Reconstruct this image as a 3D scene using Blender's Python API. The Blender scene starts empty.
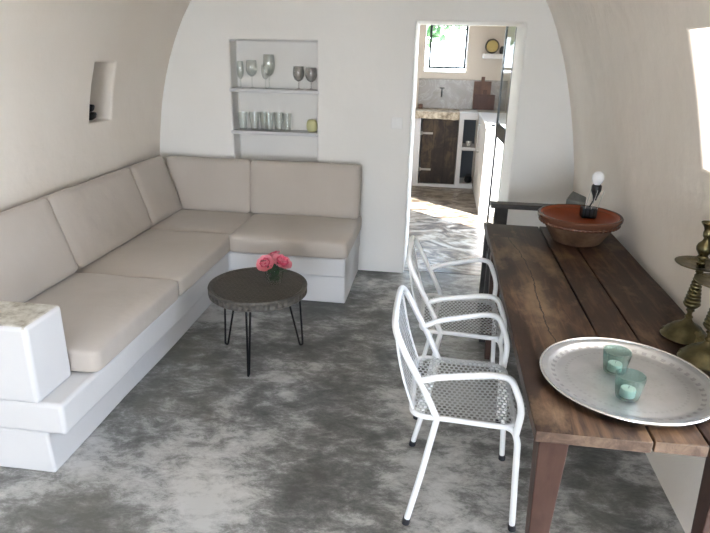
import bpy, bmesh, math, random
from mathutils import Vector, Matrix, noise
random.seed(7)
COL = bpy.context.scene.collection
PI = math.pi

# ------------------------------------------------------------------ materials
def nt(m):
    m.use_nodes = True
    return m.node_tree, m.node_tree.nodes, m.node_tree.links
def base_mat(name, color=(.8,.8,.8), rough=.6, metal=0.0, spec=.5, trans=0.0, ior=1.45, alpha=1.0, sheen=0.0):
    m = bpy.data.materials.new(name); t, n, l = nt(m)
    b = n['Principled BSDF']
    b.inputs['Base Color'].default_value = (*color, 1)
    b.inputs['Roughness'].default_value = rough
    b.inputs['Metallic'].default_value = metal
    b.inputs['Specular IOR Level'].default_value = spec
    b.inputs['Transmission Weight'].default_value = trans
    b.inputs['IOR'].default_value = ior
    b.inputs['Alpha'].default_value = alpha
    if sheen: b.inputs['Sheen Weight'].default_value = sheen
    return m
def coords(m, scale=(1,1,1), rot=(0,0,0)):
    t, n, l = nt(m)
    tc = n.new('ShaderNodeTexCoord'); mp = n.new('ShaderNodeMapping')
    mp.inputs['Scale'].default_value = scale; mp.inputs['Rotation'].default_value = rot
    l.new(tc.outputs['Object'], mp.inputs['Vector'])
    return mp.outputs['Vector']
def noise_tex(m, vec, scale, detail=6, rough=.6, dist=0.0):
    t, n, l = nt(m); x = n.new('ShaderNodeTexNoise')
    x.inputs['Scale'].default_value = scale; x.inputs['Detail'].default_value = detail
    x.inputs['Roughness'].default_value = rough; x.inputs['Distortion'].default_value = dist
    l.new(vec, x.inputs['Vector']); return x.outputs['Fac']
def ramp(m, fac, stops):
    t, n, l = nt(m); r = n.new('ShaderNodeValToRGB')
    e = r.color_ramp.elements
    while len(e) < len(stops): e.new(.5)
    for el, (p, c) in zip(e, stops):
        el.position = p; el.color = (*c, 1) if len(c) == 3 else c
    l.new(fac, r.inputs['Fac']); return r.outputs['Color']
def mix(m, fac, a, b, mode='MIX'):
    t, n, l = nt(m); x = n.new('ShaderNodeMix'); x.data_type = 'RGBA'; x.blend_type = mode
    for sock, v in ((x.inputs[0], fac), (x.inputs[6], a), (x.inputs[7], b)):
        if isinstance(v, (int, float)): sock.default_value = v
        elif isinstance(v, tuple): sock.default_value = (*v, 1)
        else: l.new(v, sock)
    return x.outputs[2]
def set_color(m, c): t, n, l = nt(m); l.new(c, n['Principled BSDF'].inputs['Base Color'])
def set_rough(m, c): t, n, l = nt(m); l.new(c, n['Principled BSDF'].inputs['Roughness'])
def bump(m, fac, strength, dist=.01):
    t, n, l = nt(m); b = n.new('ShaderNodeBump')
    b.inputs['Strength'].default_value = strength; b.inputs['Distance'].default_value = dist
    l.new(fac, b.inputs['Height']); 
    p = n['Principled BSDF'].inputs['Normal']
    if p.is_linked: l.new(p.links[0].from_socket, b.inputs['Normal'])
    l.new(b.outputs['Normal'], p)

def plaster(name, a, b, big=.03):
    m = base_mat(name, a, .75, spec=.25); v = coords(m)
    f = noise_tex(m, v, 1.3, 4, .55)
    set_color(m, ramp(m, f, [(.3, b), (.7, a)]))
    bump(m, noise_tex(m, v, 3.2, 5, .5), .5, big)
    bump(m, noise_tex(m, v, 40, 3, .6), .12, .004)
    return m
M_wall = plaster('warm lime plaster', (.87,.81,.735), (.84,.765,.68))
M_wallback = plaster('pale lime plaster', (.85,.83,.80), (.81,.79,.755), .02)
M_bench = plaster('white limewash', (.67,.665,.67), (.62,.615,.62), .02)
M_kwall = plaster('kitchen plaster', (.70,.645,.575), (.66,.60,.53), .02)

def concrete():
    m = base_mat('polished concrete', (.2,.2,.19), .35, spec=.4)
    t, n, l = nt(m)
    v = coords(m, (1,1,1), (0,0,.5))
    v2 = coords(m, (1,1.7,1), (0,0,-.55))
    a = noise_tex(m, v, 1.5, 4, .6, .15)
    b = noise_tex(m, v2, 7.5, 12, .82, .25)
    s = n.new('ShaderNodeMath'); s.operation = 'MULTIPLY_ADD'; s.inputs[1].default_value = .55
    l.new(a, s.inputs[0]); 
    s2 = n.new('ShaderNodeMath'); s2.operation = 'MULTIPLY'; s2.inputs[1].default_value = .45
    l.new(b, s2.inputs[0]); l.new(s2.outputs[0], s.inputs[2])
    c = ramp(m, s.outputs[0], [(.42,(.10,.10,.096)), (.47,(.16,.16,.153)), (.505,(.25,.249,.24)), (.535,(.42,.416,.405)), (.59,(.60,.595,.58))])
    # warm olive stain
    st = ramp(m, noise_tex(m, v, .9, 4, .6, .3), [(.5,(0,0,0)), (.68,(1,1,1))])
    x = n.new('ShaderNodeMath'); x.operation='MULTIPLY'; x.inputs[1].default_value=.35; l.new(st, x.inputs[0])
    c = mix(m, x.outputs[0], c, (.33,.30,.22), 'MULTIPLY') if False else mix(m, x.outputs[0], c, (.26,.24,.18))
    set_color(m, c)
    r = ramp(m, noise_tex(m, v2, 3, 5, .6), [(.3,(.28,.28,.28)), (.7,(.5,.5,.5))]); set_rough(m, r)
    bump(m, b, .08, .01)
    return m
M_floor = concrete()
def kfloor():
    m = base_mat('marbled kitchen floor', (.3,.25,.2), .3)
    v = coords(m, (1,1.5,1), (0,0,.25))
    f = noise_tex(m, v, 3.0, 9, .66, 2.2)
    set_color(m, ramp(m, f, [(.36,(.05,.04,.033)), (.45,(.13,.10,.075)), (.52,(.28,.235,.18)), (.62,(.45,.41,.35))]))
    return m
M_kfloor = kfloor()

def fabric():
    m = base_mat('greige linen', (.40,.35,.305), .9, spec=.15, sheen=.25)
    v = coords(m)
    f = noise_tex(m, v, 2.2, 4, .5)
    set_color(m, ramp(m, f, [(.3,(.47,.42,.37)), (.7,(.53,.475,.425))]))
    bump(m, noise_tex(m, v, 5, 3, .45), .35, .03)
    bump(m, noise_tex(m, v, 300, 2, .6), .2, .002)
    return m
M_fab = fabric()
M_seam = base_mat('linen seam', (.27,.235,.21), .9)

def wood(name, dark, mid, light, rough=.45, axis=(14,1.2,14), gs=2.0, patch=0.5):
    m = base_mat(name, mid, rough)
    t, n, l = nt(m)
    v = coords(m, axis); vp = coords(m, (1.6,.8,1.6))
    g = noise_tex(m, v, gs, 8, .65, .8)
    p = noise_tex(m, vp, 3.5, 6, .6, .8)
    s = n.new('ShaderNodeMath'); s.operation='MULTIPLY'; s.inputs[1].default_value = 1-patch; l.new(g, s.inputs[0])
    s2 = n.new('ShaderNodeMath'); s2.operation='MULTIPLY_ADD'; s2.inputs[1].default_value = patch; l.new(p, s2.inputs[0]); l.new(s.outputs[0], s2.inputs[2])
    set_color(m, ramp(m, s2.outputs[0], [(.36,dark), (.5,mid), (.66,light)]))
    bump(m, g, .25, .004)
    return m
M_table = wood('worn dark tabletop wood', (.012,.006,.004), (.030,.015,.0095), (.15,.085,.045), .46)
def worn(m):
    t, n, l = nt(m); b = n['Principled BSDF']; c = b.inputs['Base Color'].links[0].from_socket
    v = coords(m); sep = n.new('ShaderNodeSeparateXYZ'); l.new(v, sep.inputs[0])
    def mt(op, a, b_=None):
        x = n.new('ShaderNodeMath'); x.operation = op
        for i, q in enumerate((a, b_)):
            if q is None: continue
            if isinstance(q, (int, float)): x.inputs[i].default_value = q
            else: l.new(q, x.inputs[i])
        return x.outputs[0]
    y = sep.outputs[1]
    cx = mt('ADD', mt('MULTIPLY', mt('SINE', mt('MULTIPLY', y, 5.0)), .018), mt('ADD', mt('MULTIPLY', y, -.04), -.185))
    wig = mt('MULTIPLY', mt('SUBTRACT', noise_tex(m, v, 14, 4, .6), .5), .03)
    d = mt('ABSOLUTE', mt('SUBTRACT', mt('ADD', sep.outputs[0], wig), cx))
    rng = mt('MULTIPLY', mt('GREATER_THAN', y, -.55), mt('LESS_THAN', y, .72))
    crack = mt('MULTIPLY', mt('LESS_THAN', d, .0022), rng)
    worn_band = mt('MULTIPLY', mt('MULTIPLY', mt('MAXIMUM', mt('SUBTRACT', 1.0, mt('MULTIPLY', d, 16.0)), 0.0), rng), noise_tex(m, v, 9, 5, .7))  # lighter worn wood along the crack
    pt = mt('MULTIPLY', mt('MAXIMUM', mt('SUBTRACT', noise_tex(m, coords(m, (1.3,.7,1)), 5.5, 6, .65), .52), 0.0), 4.0)
    pt = mt('MINIMUM', mt('ADD', pt, mt('MULTIPLY', worn_band, .8)), .75)
    c = mix(m, pt, c, (.22,.145,.085))
    l.new(mix(m, crack, c, (.012,.008,.006)), b.inputs['Base Color'])
worn(M_table)
M_table.node_tree.nodes['Principled BSDF'].inputs['Specular IOR Level'].default_value = .3
M_tablelip = wood('raw worn table edge', (.04,.022,.015), (.09,.055,.038), (.20,.135,.09), .6, (4,4,4), 6)
M_tleg = wood('red brown table leg', (.035,.017,.012), (.058,.027,.019), (.08,.042,.03), .4, (10,10,1))
M_dark = wood('charcoal wood', (.015,.014,.014), (.03,.028,.027), (.055,.05,.048), .45, (10,1,10))
M_round = wood('smoked carved wood', (.008,.006,.005), (.020,.017,.014), (.055,.048,.038), .5, (3,14,3), 5, .35)
def lattice(m):
    t, n, l = nt(m); b = n['Principled BSDF']; c = b.inputs['Base Color'].links[0].from_socket
    v = coords(m, (1,1,1), (0,0,.3)); br = n.new('ShaderNodeTexBrick'); l.new(v, br.inputs['Vector'])
    br.inputs['Scale'].default_value = 1; br.inputs['Brick Width'].default_value = .036; br.inputs['Row Height'].default_value = .014
    br.inputs['Mortar Size'].default_value = .0022; br.inputs['Mortar Smooth'].default_value = .5
    br.inputs['Color1'].default_value = (0,0,0,1); br.inputs['Color2'].default_value = (.25,.25,.25,1); br.inputs['Mortar'].default_value = (1,1,1,1)
    l.new(mix(m, br.outputs['Color'], c, (.075,.066,.052)), b.inputs['Base Color'])
    bump(m, br.outputs['Color'], .5, .002)
lattice(M_round)
M_roundrim = wood('grey wood rim', (.03,.027,.023), (.07,.063,.055), (.13,.118,.10), .5, (10,10,10), 3)
M_rustic = wood('rustic dark door wood', (.008,.005,.004), (.025,.015,.009), (.10,.065,.035), .6, (5,5,1.2), 1.6)
M_board = wood('brown cutting board', (.07,.03,.018), (.13,.06,.034), (.19,.10,.06), .5, (8,8,1))
M_board2 = wood('dark cutting board', (.05,.02,.014), (.075,.03,.02), (.10,.045,.03), .5, (8,8,1))
M_greyblock = wood('weathered grey wood', (.06,.062,.055), (.10,.10,.09), (.15,.15,.135), .7, (6,6,2))
M_iron = base_mat('black iron', (.012,.012,.013), .45, .6)
M_white = base_mat('white painted metal', (.83,.84,.85), .32, spec=.5)
def chip(m):
    v = coords(m); f = noise_tex(m, v, 12, 6, .6)
    set_color(m, ramp(m, f, [(.28,(.74,.75,.76)), (.4,(.84,.85,.86))]))
chip(M_white)
M_rubber = base_mat('black rubber', (.02,.02,.025), .5)
M_steel = base_mat('dark steel frame', (.035,.037,.038), .4, .5)
def brass_mat():
    m = base_mat('aged brass', (.32,.26,.10), .3, 1.0)
    v = coords(m); f = noise_tex(m, v, 14, 5, .6)
    set_color(m, ramp(m, f, [(.3,(.07,.062,.035)), (.7,(.19,.165,.085))]))
    set_rough(m, ramp(m, f, [(.3,(.45,.45,.45)), (.7,(.2,.2,.2))]))
    return m
M_brass = brass_mat()
def tray_mat():
    m = base_mat('tinned silver tray', (.5,.5,.5), .4, .75)
    t, n, l = nt(m)
    v = coords(m); f = noise_tex(m, v, 6, 6, .6)
    c = ramp(m, f, [(.3,(.33,.34,.35)), (.7,(.48,.49,.50))])
    set_rough(m, ramp(m, f, [(.3,(.45,.45,.45)), (.7,(.3,.3,.3))]))
    # engraved bands: radius based
    sep = n.new('ShaderNodeSeparateXYZ'); l.new(v, sep.inputs[0])
    def mt(op, a, b=None, c_=None):
        x = n.new('ShaderNodeMath'); x.operation = op
        for i, q in enumerate((a, b, c_)):
            if q is None: continue
            if isinstance(q, (int,float)): x.inputs[i].default_value = q
            else: l.new(q, x.inputs[i])
        return x.outputs[0]
    r = mt('SQRT', mt('ADD', mt('MULTIPLY', sep.outputs[0], sep.outputs[0]), mt('MULTIPLY', sep.outputs[1], sep.outputs[1])))
    ang = mt('ARCTAN2', sep.outputs[1], sep.outputs[0])
    # motif band near r=.2 : little dark arches
    sw = mt('SINE', mt('MULTIPLY', ang, 44.0))
    band = mt('MULTIPLY', mt('LESS_THAN', mt('ABSOLUTE', mt('SUBTRACT', r, .203)), .006), mt('GREATER_THAN', sw, .1))
    sw2 = mt('SINE', mt('MULTIPLY', ang, 64.0))
    band2 = mt('MULTIPLY', mt('LESS_THAN', mt('ABSOLUTE', mt('SUBTRACT', r, .165)), .004), mt('GREATER_THAN', sw2, -.2))
    vor = n.new('ShaderNodeTexVoronoi'); vor.inputs['Scale'].default_value = 70; l.new(v, vor.inputs['Vector'])
    scroll = mt('MULTIPLY', mt('LESS_THAN', r, .12), mt('LESS_THAN', vor.outputs['Distance'], .28))
    k = mt('ADD', mt('MULTIPLY', band, .42), mt('ADD', mt('MULTIPLY', band2, .16), mt('MULTIPLY', scroll, .10)))
    set_color(m, mix(m, k, c, (.10,.10,.10)))
    bump(m, k, .4, .002)
    return m
M_tray = tray_mat()
M_traylight = base_mat('polished tray rim', (.66,.66,.65), .25, .9)
M_glass = base_mat('clear glass', (.97,.98,.97), .02, trans=1.0, ior=1.45)
M_smoke = base_mat('smoked glass', (.74,.74,.73), .03, trans=1.0, ior=1.45)
M_teal = base_mat('teal fluted glass', (.60,.80,.77), .05, trans=1.0, ior=1.4)
def thin_glass(name, tint, rough=.03, ior=1.5, tex=None):
    m = bpy.data.materials.new(name); t, n, l = nt(m); n.remove(n['Principled BSDF'])
    tr = n.new('ShaderNodeBsdfTransparent'); tr.inputs[0].default_value = (*tint, 1)
    g = n.new('ShaderNodeBsdfGlossy'); g.inputs['Roughness'].default_value = rough
    lw = n.new('ShaderNodeLayerWeight'); lw.inputs['Blend'].default_value = .28
    fr = n.new('ShaderNodeMath'); fr.operation = 'MULTIPLY_ADD'; l.new(lw.outputs['Facing'], fr.inputs[0]); fr.inputs[1].default_value = .55; fr.inputs[2].default_value = .05
    mx = n.new('ShaderNodeMixShader'); l.new(fr.outputs[0], mx.inputs[0]); l.new(tr.outputs[0], mx.inputs[1]); l.new(g.outputs[0], mx.inputs[2])
    l.new(mx.outputs[0], n['Material Output'].inputs['Surface']); return m
M_glass = thin_glass('clear thin glass', (.95,.96,.95))
M_smoke = thin_glass('smoky thin glass', (.87,.865,.86))
M_teal = thin_glass('teal thin glass', (.69,.81,.785), .06, 1.45)
M_wax = base_mat('white wax', (.85,.88,.85), .5)
M_wick = base_mat('wick', (.05,.04,.03), .8)
M_terra_in = base_mat('terracotta glaze', (.24,.052,.018), .45, spec=.3)
def terra():
    m = base_mat('terracotta body', (.3,.16,.09), .6, spec=.3); v = coords(m)
    f = noise_tex(m, v, 9, 6, .65)
    set_color(m, ramp(m, f, [(.3,(.05,.028,.018)), (.5,(.13,.072,.042)), (.7,(.21,.13,.08))])); bump(m, f, .3, .004); return m
M_terra = terra()
M_rim = base_mat('glazed brown rim', (.12,.05,.03), .25)
M_black = base_mat('black plastic', (.012,.012,.014), .4)
M_bulb = base_mat('white bulb diffuser', (.88,.88,.90), .25)
M_clearw = base_mat('clear wire', (.7,.7,.68), .2, .3)
M_pink = base_mat('pink petal', (.68,.09,.17), .6)
M_pinkl = base_mat('pale pink petal', (.84,.30,.35), .6)
M_pinkd = base_mat('deep pink petal', (.42,.02,.09), .6)
M_leaf = base_mat('dark green leaf', (.02,.055,.025), .5)
M_marble = base_mat('grey marble', (.33,.30,.27), .25)
def marble():
    m = M_marble; t, n, l = nt(m); v = coords(m, (1,1,1), (0,.6,0))
    f = noise_tex(m, v, 3, 8, .6, 2.0)
    set_color(m, ramp(m, f, [(.38,(.25,.23,.205)), (.5,(.31,.285,.26)), (.53,(.40,.37,.34)), (.57,(.30,.275,.25)), (.8,(.33,.30,.28))]))
marble()
def rough_stone():
    m = base_mat('rough stone', (.6,.52,.4), .8); v = coords(m)
    f = noise_tex(m, v, 14, 6, .7)
    set_color(m, ramp(m, f, [(.35,(.22,.17,.12)), (.5,(.50,.42,.31)), (.65,(.72,.65,.52))])); bump(m, f, .8, .02); return m
M_stone = rough_stone()
def armtop():
    m = base_mat('stained plaster top', (.6,.57,.5), .8); v = coords(m)
    f = noise_tex(m, v, 16, 6, .7)
    set_color(m, ramp(m, f, [(.33,(.30,.27,.21)), (.5,(.56,.53,.46)), (.65,(.70,.68,.62))])); bump(m, f, .3, .005); return m
M_armtop = armtop()
M_jointshade = base_mat('dark joint and recess shade', (.11,.12,.13), .7)  # dark threshold joint; also shade painted into the cabinet recess
M_brassflat = base_mat('yellow brass', (.17,.125,.045), .35, .8)
M_yellow = base_mat('yellow green wax', (.62,.60,.32), .6)
M_ground = base_mat('dry ground', (.48,.43,.35), .9)
M_foliage = base_mat('outdoor foliage', (.05,.13,.04), .7)
M_bark = base_mat('bark', (.12,.09,.06), .9)
M_switch = base_mat('switch plastic', (.82,.81,.79), .35)
def pane_mat():
    m = bpy.data.materials.new('window glass'); t, n, l = nt(m)
    n.remove(n['Principled BSDF'])
    tr = n.new('ShaderNodeBsdfTransparent'); tr.inputs[0].default_value = (.93,.95,.94,1)
    g = n.new('ShaderNodeBsdfGlossy'); g.inputs['Roughness'].default_value = .02
    mx = n.new('ShaderNodeMixShader'); mx.inputs[0].default_value = .06; l.new(tr.outputs[0], mx.inputs[1]); l.new(g.outputs[0], mx.inputs[2])
    l.new(mx.outputs[0], n['Material Output'].inputs['Surface']); return m
M_pane = pane_mat()

# ------------------------------------------------------------------ mesh helpers
def obj(name, bm, mat, parent=None, smooth=True, bevel=0, auto=None, fix=True):
    me = bpy.data.meshes.new(name)
    if fix: bmesh.ops.recalc_face_normals(bm, faces=bm.faces[:])
    bm.to_mesh(me); bm.free()
    for m in (mat if isinstance(mat, (list, tuple)) else [mat]): me.materials.append(m)
    if smooth:
        for p in me.polygons: p.use_smooth = True
        a = math.radians(auto if auto else 40)
        me.set_sharp_from_angle(angle=a)
    o = bpy.data.objects.new(name, me); COL.objects.link(o)
    if parent: o.parent = parent
    if bevel:
        b = o.modifiers.new('bevel', 'BEVEL'); b.width = bevel; b.segments = 3; b.limit_method = 'ANGLE'; b.angle_limit = math.radians(40)
        b.harden_normals = False
    return o
def tag(o, label=None, cat=None, group=None, kind=None):
    if label: o['label'] = label
    if cat: o['category'] = cat
    if group: o['group'] = group
    if kind: o['kind'] = kind
    return o
def thing(name, label, cat, loc=(0,0,0), rz=0, group=None):
    o = bpy.data.objects.new(name, None); COL.objects.link(o); o.location = loc; o.rotation_euler = (0,0,rz)
    o.empty_display_size = .05
    return tag(o, label, cat, group)
def copy_tree(o, parent=None):
    c = o.copy(); COL.objects.link(c); c.parent = parent
    for ch in [x for x in o.children]: copy_tree(ch, c)
    return c
def box(bm, c, s, rot=None, mi=0):
    r = bmesh.ops.create_cube(bm, size=1.0)
    M = Matrix.Translation(Vector(c)) @ (rot if rot else Matrix.Identity(4)) @ Matrix.Diagonal((*s, 1))
    bmesh.ops.transform(bm, matrix=M, verts=r['verts'])
    for f in {f for v in r['verts'] for f in v.link_faces}: f.material_index = mi
    return r['verts']
def box2(bm, a, b, mi=0):
    return box(bm, [(a[i]+b[i])/2 for i in range(3)], [abs(b[i]-a[i]) for i in range(3)], mi=mi)
def newbox(name, a, b, mat, parent=None, bevel=0):
    bm = bmesh.new(); box2(bm, a, b); return obj(name, bm, mat, parent, bevel=bevel)
def smooth_path(pts, n=6):
    P = [Vector(p) for p in pts]; out = []
    for i in range(len(P)-1):
        p0 = P[i-1] if i else P[0]*2-P[1]; p1 = P[i]; p2 = P[i+1]; p3 = P[i+2] if i+2 < len(P) else P[-1]*2-P[-2]
        for k in range(n):
            t = k/n
            out.append(.5*((2*p1)+(p2-p0)*t+(2*p0-5*p1+4*p2-p3)*t*t+(3*p1-p0-3*p2+p3)*t**3))
    out.append(P[-1]); return out
def fillet(pts, r=.04, n=5):
    P = [Vector(p) for p in pts]; out = [P[0]]
    for i in range(1, len(P)-1):
        a = P[i-1]-P[i]; b = P[i+1]-P[i]
        q = min(r, a.length*.48, b.length*.48)
        s = P[i]+a.normalized()*q; e = P[i]+b.normalized()*q
        for k in range(n+1):
            t = k/n; out.append((1-t)**2*s+2*t*(1-t)*P[i]+t*t*e)
    out.append(P[-1]); return out
def tube(bm, pts, r, seg=10, cap=True):
    P = [Vector(p) for p in pts]; rs = r if isinstance(r, (list, tuple)) else [r]*len(P)
    rings = []; prev = None
    for i, p in enumerate(P):
        t = (P[min(i+1, len(P)-1)]-P[max(i-1, 0)]).normalized()
        if prev is None:
            a = Vector((0,0,1)) if abs(t.z) < .9 else Vector((1,0,0)); u = t.cross(a).normalized()
        else:
            u = (prev - t*prev.dot(t)).normalized()
        prev = u; w = t.cross(u)
        rings.append([bm.verts.new(p+(u*math.cos(2*PI*k/seg)+w*math.sin(2*PI*k/seg))*rs[i]) for k in range(seg)])
    for a, b in zip(rings, rings[1:]):
        for k in range(seg): bm.faces.new((a[k], a[(k+1)%seg], b[(k+1)%seg], b[k]))
    if cap:
        bm.faces.new(rings[0][::-1]); bm.faces.new(rings[-1])
def lathe(bm, prof, seg=40, c=(0,0,0), mod=None, close=False, mi=0):
    rings = []
    for r, z in prof:
        if r < 1e-5: rings.append([bm.verts.new((c[0], c[1], c[2]+z))])
        else:
            ring = []
            for k in range(seg):
                a = 2*PI*k/seg; rr = r*(mod(a, r, z) if mod else 1)
                ring.append(bm.verts.new((c[0]+rr*math.cos(a), c[1]+rr*math.sin(a), c[2]+z)))
            rings.append(ring)
    pairs = list(zip(rings, rings[1:]))
    if close: pairs.append((rings[-1], rings[0]))
    for a, b in pairs:
        for k in range(seg):
            k2 = (k+1) % seg
            if len(a) == 1 and len(b) == 1: continue
            if len(a) == 1: f = bm.faces.new((a[0], b[k2], b[k]))
            elif len(b) == 1: f = bm.faces.new((a[k], a[k2], b[0]))
            else: f = bm.faces.new((a[k], a[k2], b[k2], b[k]))
            f.material_index = mi
def newlathe(name, prof, mat, parent=None, seg=40, c=(0,0,0), mod=None, auto=50):
    bm = bmesh.new(); lathe(bm, prof, seg, c, mod); return obj(name, bm, mat, parent, auto=auto)

def subdiv(vals, step):
    vals = sorted(set(round(v, 5) for v in vals)); out = [vals[0]]
    for a, b in zip(vals, vals[1:]):
        n = max(1, round((b-a)/step))
        out += [a+(b-a)*k/n for k in range(1, n+1)]
    return out
def surf_wall(name, S, u0, u1, v0, v1, holes, D, mat, step=.12, bevel=.014, clip=None):
    """holes: (u0,u1,v0,v1,depth,closed). D: outward direction for the recesses."""
    ul = [u0, u1]; vl = [v0, v1]
    for h in holes: ul += [h[0], h[1]]; vl += [h[2], h[3]]
    us = subdiv(ul, step); vs = subdiv(vl, step)
    bm = bmesh.new(); G = {}
    def V(i, j, layer=0):
        k = (i, j, layer)
        if k not in G:
            p = Vector(S(us[i], vs[j]))
            if layer:
                h = holes[layer-1]
                p = p + Vector(D)*h[4]
                if len(h) > 6 and abs(vs[j]-h[3]) < 1e-4: p.z += h[6]
            G[k] = bm.verts.new(p)
        return G[k]
    def inhole(i, j):
        uc = (us[i]+us[i+1])/2; vc = (vs[j]+vs[j+1])/2
        for q, h in enumerate(holes):
            if h[0] < uc < h[1] and h[2] < vc < h[3]: return q+1
        return 0
    cells = {(i, j): inhole(i, j) for i in range(len(us)-1) for j in range(len(vs)-1)}
    for (i, j), q in cells.items():
        if not q: bm.faces.new((V(i,j), V(i+1,j), V(i+1,j+1), V(i,j+1)))
        else:
            if holes[q-1][5]: bm.faces.new((V(i,j,q), V(i+1,j,q), V(i+1,j+1,q), V(i,j+1,q)))
            for (di, dj, a, b) in ((-1,0,(i,j),(i,j+1)), (1,0,(i+1,j),(i+1,j+1)), (0,-1,(i,j),(i+1,j)), (0,1,(i,j+1),(i+1,j+1))):
                if cells.get((i+di, j+dj), -1) == 0:
                    bm.faces.new((V(*a), V(*b), V(*b, q), V(*a, q)))
    o = obj(name, bm, mat, auto=50)
    if bevel:
        b = o.modifiers.new('bevel', 'BEVEL'); b.width = bevel; b.segments = 4; b.limit_method = 'ANGLE'; b.angle_limit = math.radians(50)
    return tag(o, kind='structure')

# ------------------------------------------------------------------ the room
LP = [(0,-2.135),(.4,-2.133),(.71,-2.13),(.88,-2.109),(1.23,-2.064),(1.5,-1.995),(1.75,-1.886),(1.925,-1.778),(2.2,-1.53),(2.42,-1.2)]
RP = [(0,.978),(.4,.974),(.79,.964),(1.0,.934),(1.33,.86),(1.68,.747),(1.95,.617),(2.2,.42),(2.42,.12)]
def interp(P, z):
    for i in range(len(P)-1):
        if z <= P[i+1][0] or i == len(P)-2:
            z0, x0 = P[i]; z1, x1 = P[i+1]
            def sl(k):
                if k <= 0: return (P[1][1]-P[0][1])/(P[1][0]-P[0][0])
                if k >= len(P)-1: return (P[-1][1]-P[-2][1])/(P[-1][0]-P[-2][0])
                return (P[k+1][1]-P[k-1][1])/(P[k+1][0]-P[k-1][0])
            h = z1-z0; t = (z-z0)/h
            return (2*t**3-3*t*t+1)*x0+(t**3-2*t*t+t)*h*sl(i)+(-2*t**3+3*t*t)*x1+(t**3-t*t)*h*sl(i+1)
def wob(a, b, k=.010): return k*noise.noise(Vector((a*1.6, b*1.3, 3.7)))
YB, YR = 4.306, -4.5
surf_wall('wall_left', lambda y, z: (interp(LP, z)+wob(y, z, .014), y, z), YR-.02, YB+.01, 0, 2.2,
          [(3.338,3.58,1.175,1.523,.27,True)], (-1,0,0), M_wall, .1, .012)
surf_wall('wall_right', lambda y, z: (interp(RP, z)+wob(y+9, z, .008), y, z), YR-.02, YB+.01, 0, 2.2,
          [(1.45,2.105,1.275,1.695,.95,False,.90), (.80,1.38,0,1.95,.5,False)], (1,0,0), M_wall, .1, .012)
def ceil_S(t, y):
    # crown: joins both walls at z 2.2
    x0 = interp(LP, 2.2); x1 = interp(RP, 2.2); a = t*PI
    x = (x0+x1)/2-(x1-x0)/2*math.cos(a)
    e = (1-t)**6*wob(y, 2.2, .014)+t**6*wob(y+9, 2.2, .008)
    return (x+e, y, 2.2+.42*math.sin(a)**.9 if 1e-6 < t < 1-1e-6 else 2.19)
surf_wall('ceiling', ceil_S, 0, 1, YR-.02, YB+.01, [], (0,0,1), M_wall, .05, 0)
NX0, NX1 = -1.522, -.885
surf_wall('wall_back', lambda x, z: (x, YB+wob(x+3, z, .006), z), -2.5, 1.4, 0, 2.9,
          [(-.205,.522,0,1.812,.60,False), (NX0,NX1,.74,1.672,.15,True)], (0,1,0), M_wallback, .12, .013)
surf_wall('wall_front', lambda x, z: (x, YR, z), -2.5, 1.4, 0, 2.9, [(-1.2,.6,0,2.1,.25,False)], (0,-1,0), M_wall, .3, .01)
f = newbox('floor', (-2.4,YR-.3,-.05), (1.3,4.36,0), M_floor); tag(f, kind='structure')
f = newbox('floor_kitchen', (-1.9,4.375,-.05), (1.4,8.3,0), M_kfloor); tag(f, kind='structure')
f = newbox('trim_1', (-.205,4.36,-.05), (.522,4.375,-.003), M_jointshade); tag(f, kind='structure')
# kitchen shell
KB, KR, KL = 7.9, 1.02, -1.6
surf_wall('wall_kitchen_near', lambda x, z: (x, 4.905, z), KL, KR, 0, 2.45, [(-.205,.522,0,1.812,.001,False)], (0,-1,0), M_kwall, .4, 0)
surf_wall('wall_kitchen_back', lambda x, z: (x, KB, z), KL, KR, 0, 2.45, [(-.245,.272,1.385,1.965,.17,False)], (0,1,0), M_kwall, .2, .01)
surf_wall('wall_kitchen_right', lambda y, z: (KR, y, z), 4.905, KB, 0, 2.45, [(4.98,5.9,0,2.1,.2,False)], (1,0,0), M_kwall, .3, .01)
surf_wall('wall_kitchen_left', lambda y, z: (KL, y, z), 4.905, KB, 0, 2.45, [], (-1,0,0), M_kwall, .4, 0)
f = newbox('ceiling_kitchen', (KL,4.905,2.45), (KR,KB,2.5), M_kwall); tag(f, kind='structure')

# kitchen window
w = bpy.data.objects.new('window_1', None); COL.objects.link(w); tag(w, kind='structure'); w.location = (.035,8.03,1.42)
bm = bmesh.new()
X0, X1, Z0, Z1, T = -.235, .235, 0, .535, .028
for a, b in (((X0,-.015,Z0),(X0+T,.015,Z1)), ((X1-T,-.015,Z0),(X1,.015,Z1)), ((X0,-.015,Z0),(X1,.015,Z0+T)), ((X0,-.015,Z1-T),(X1,.015,Z1))): box2(bm, a, b)
obj('window_frame', bm, M_steel, w)
bm = bmesh.new(); box2(bm, (.112,-.02,T), (.122,.01,Z1-T)); obj('casement_bar', bm, M_steel, w)
newbox('glass_pane', (X0+T,-.004,T), (X1-T,.002,Z1-T), M_pane, w)
bm = bmesh.new(); box2(bm, (.117,-.035,.24), (.155,-.02,.255)); box2(bm, (.125,-.035,.225), (.14,-.022,.30)); obj('latch', bm, M_brassflat, w)
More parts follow.
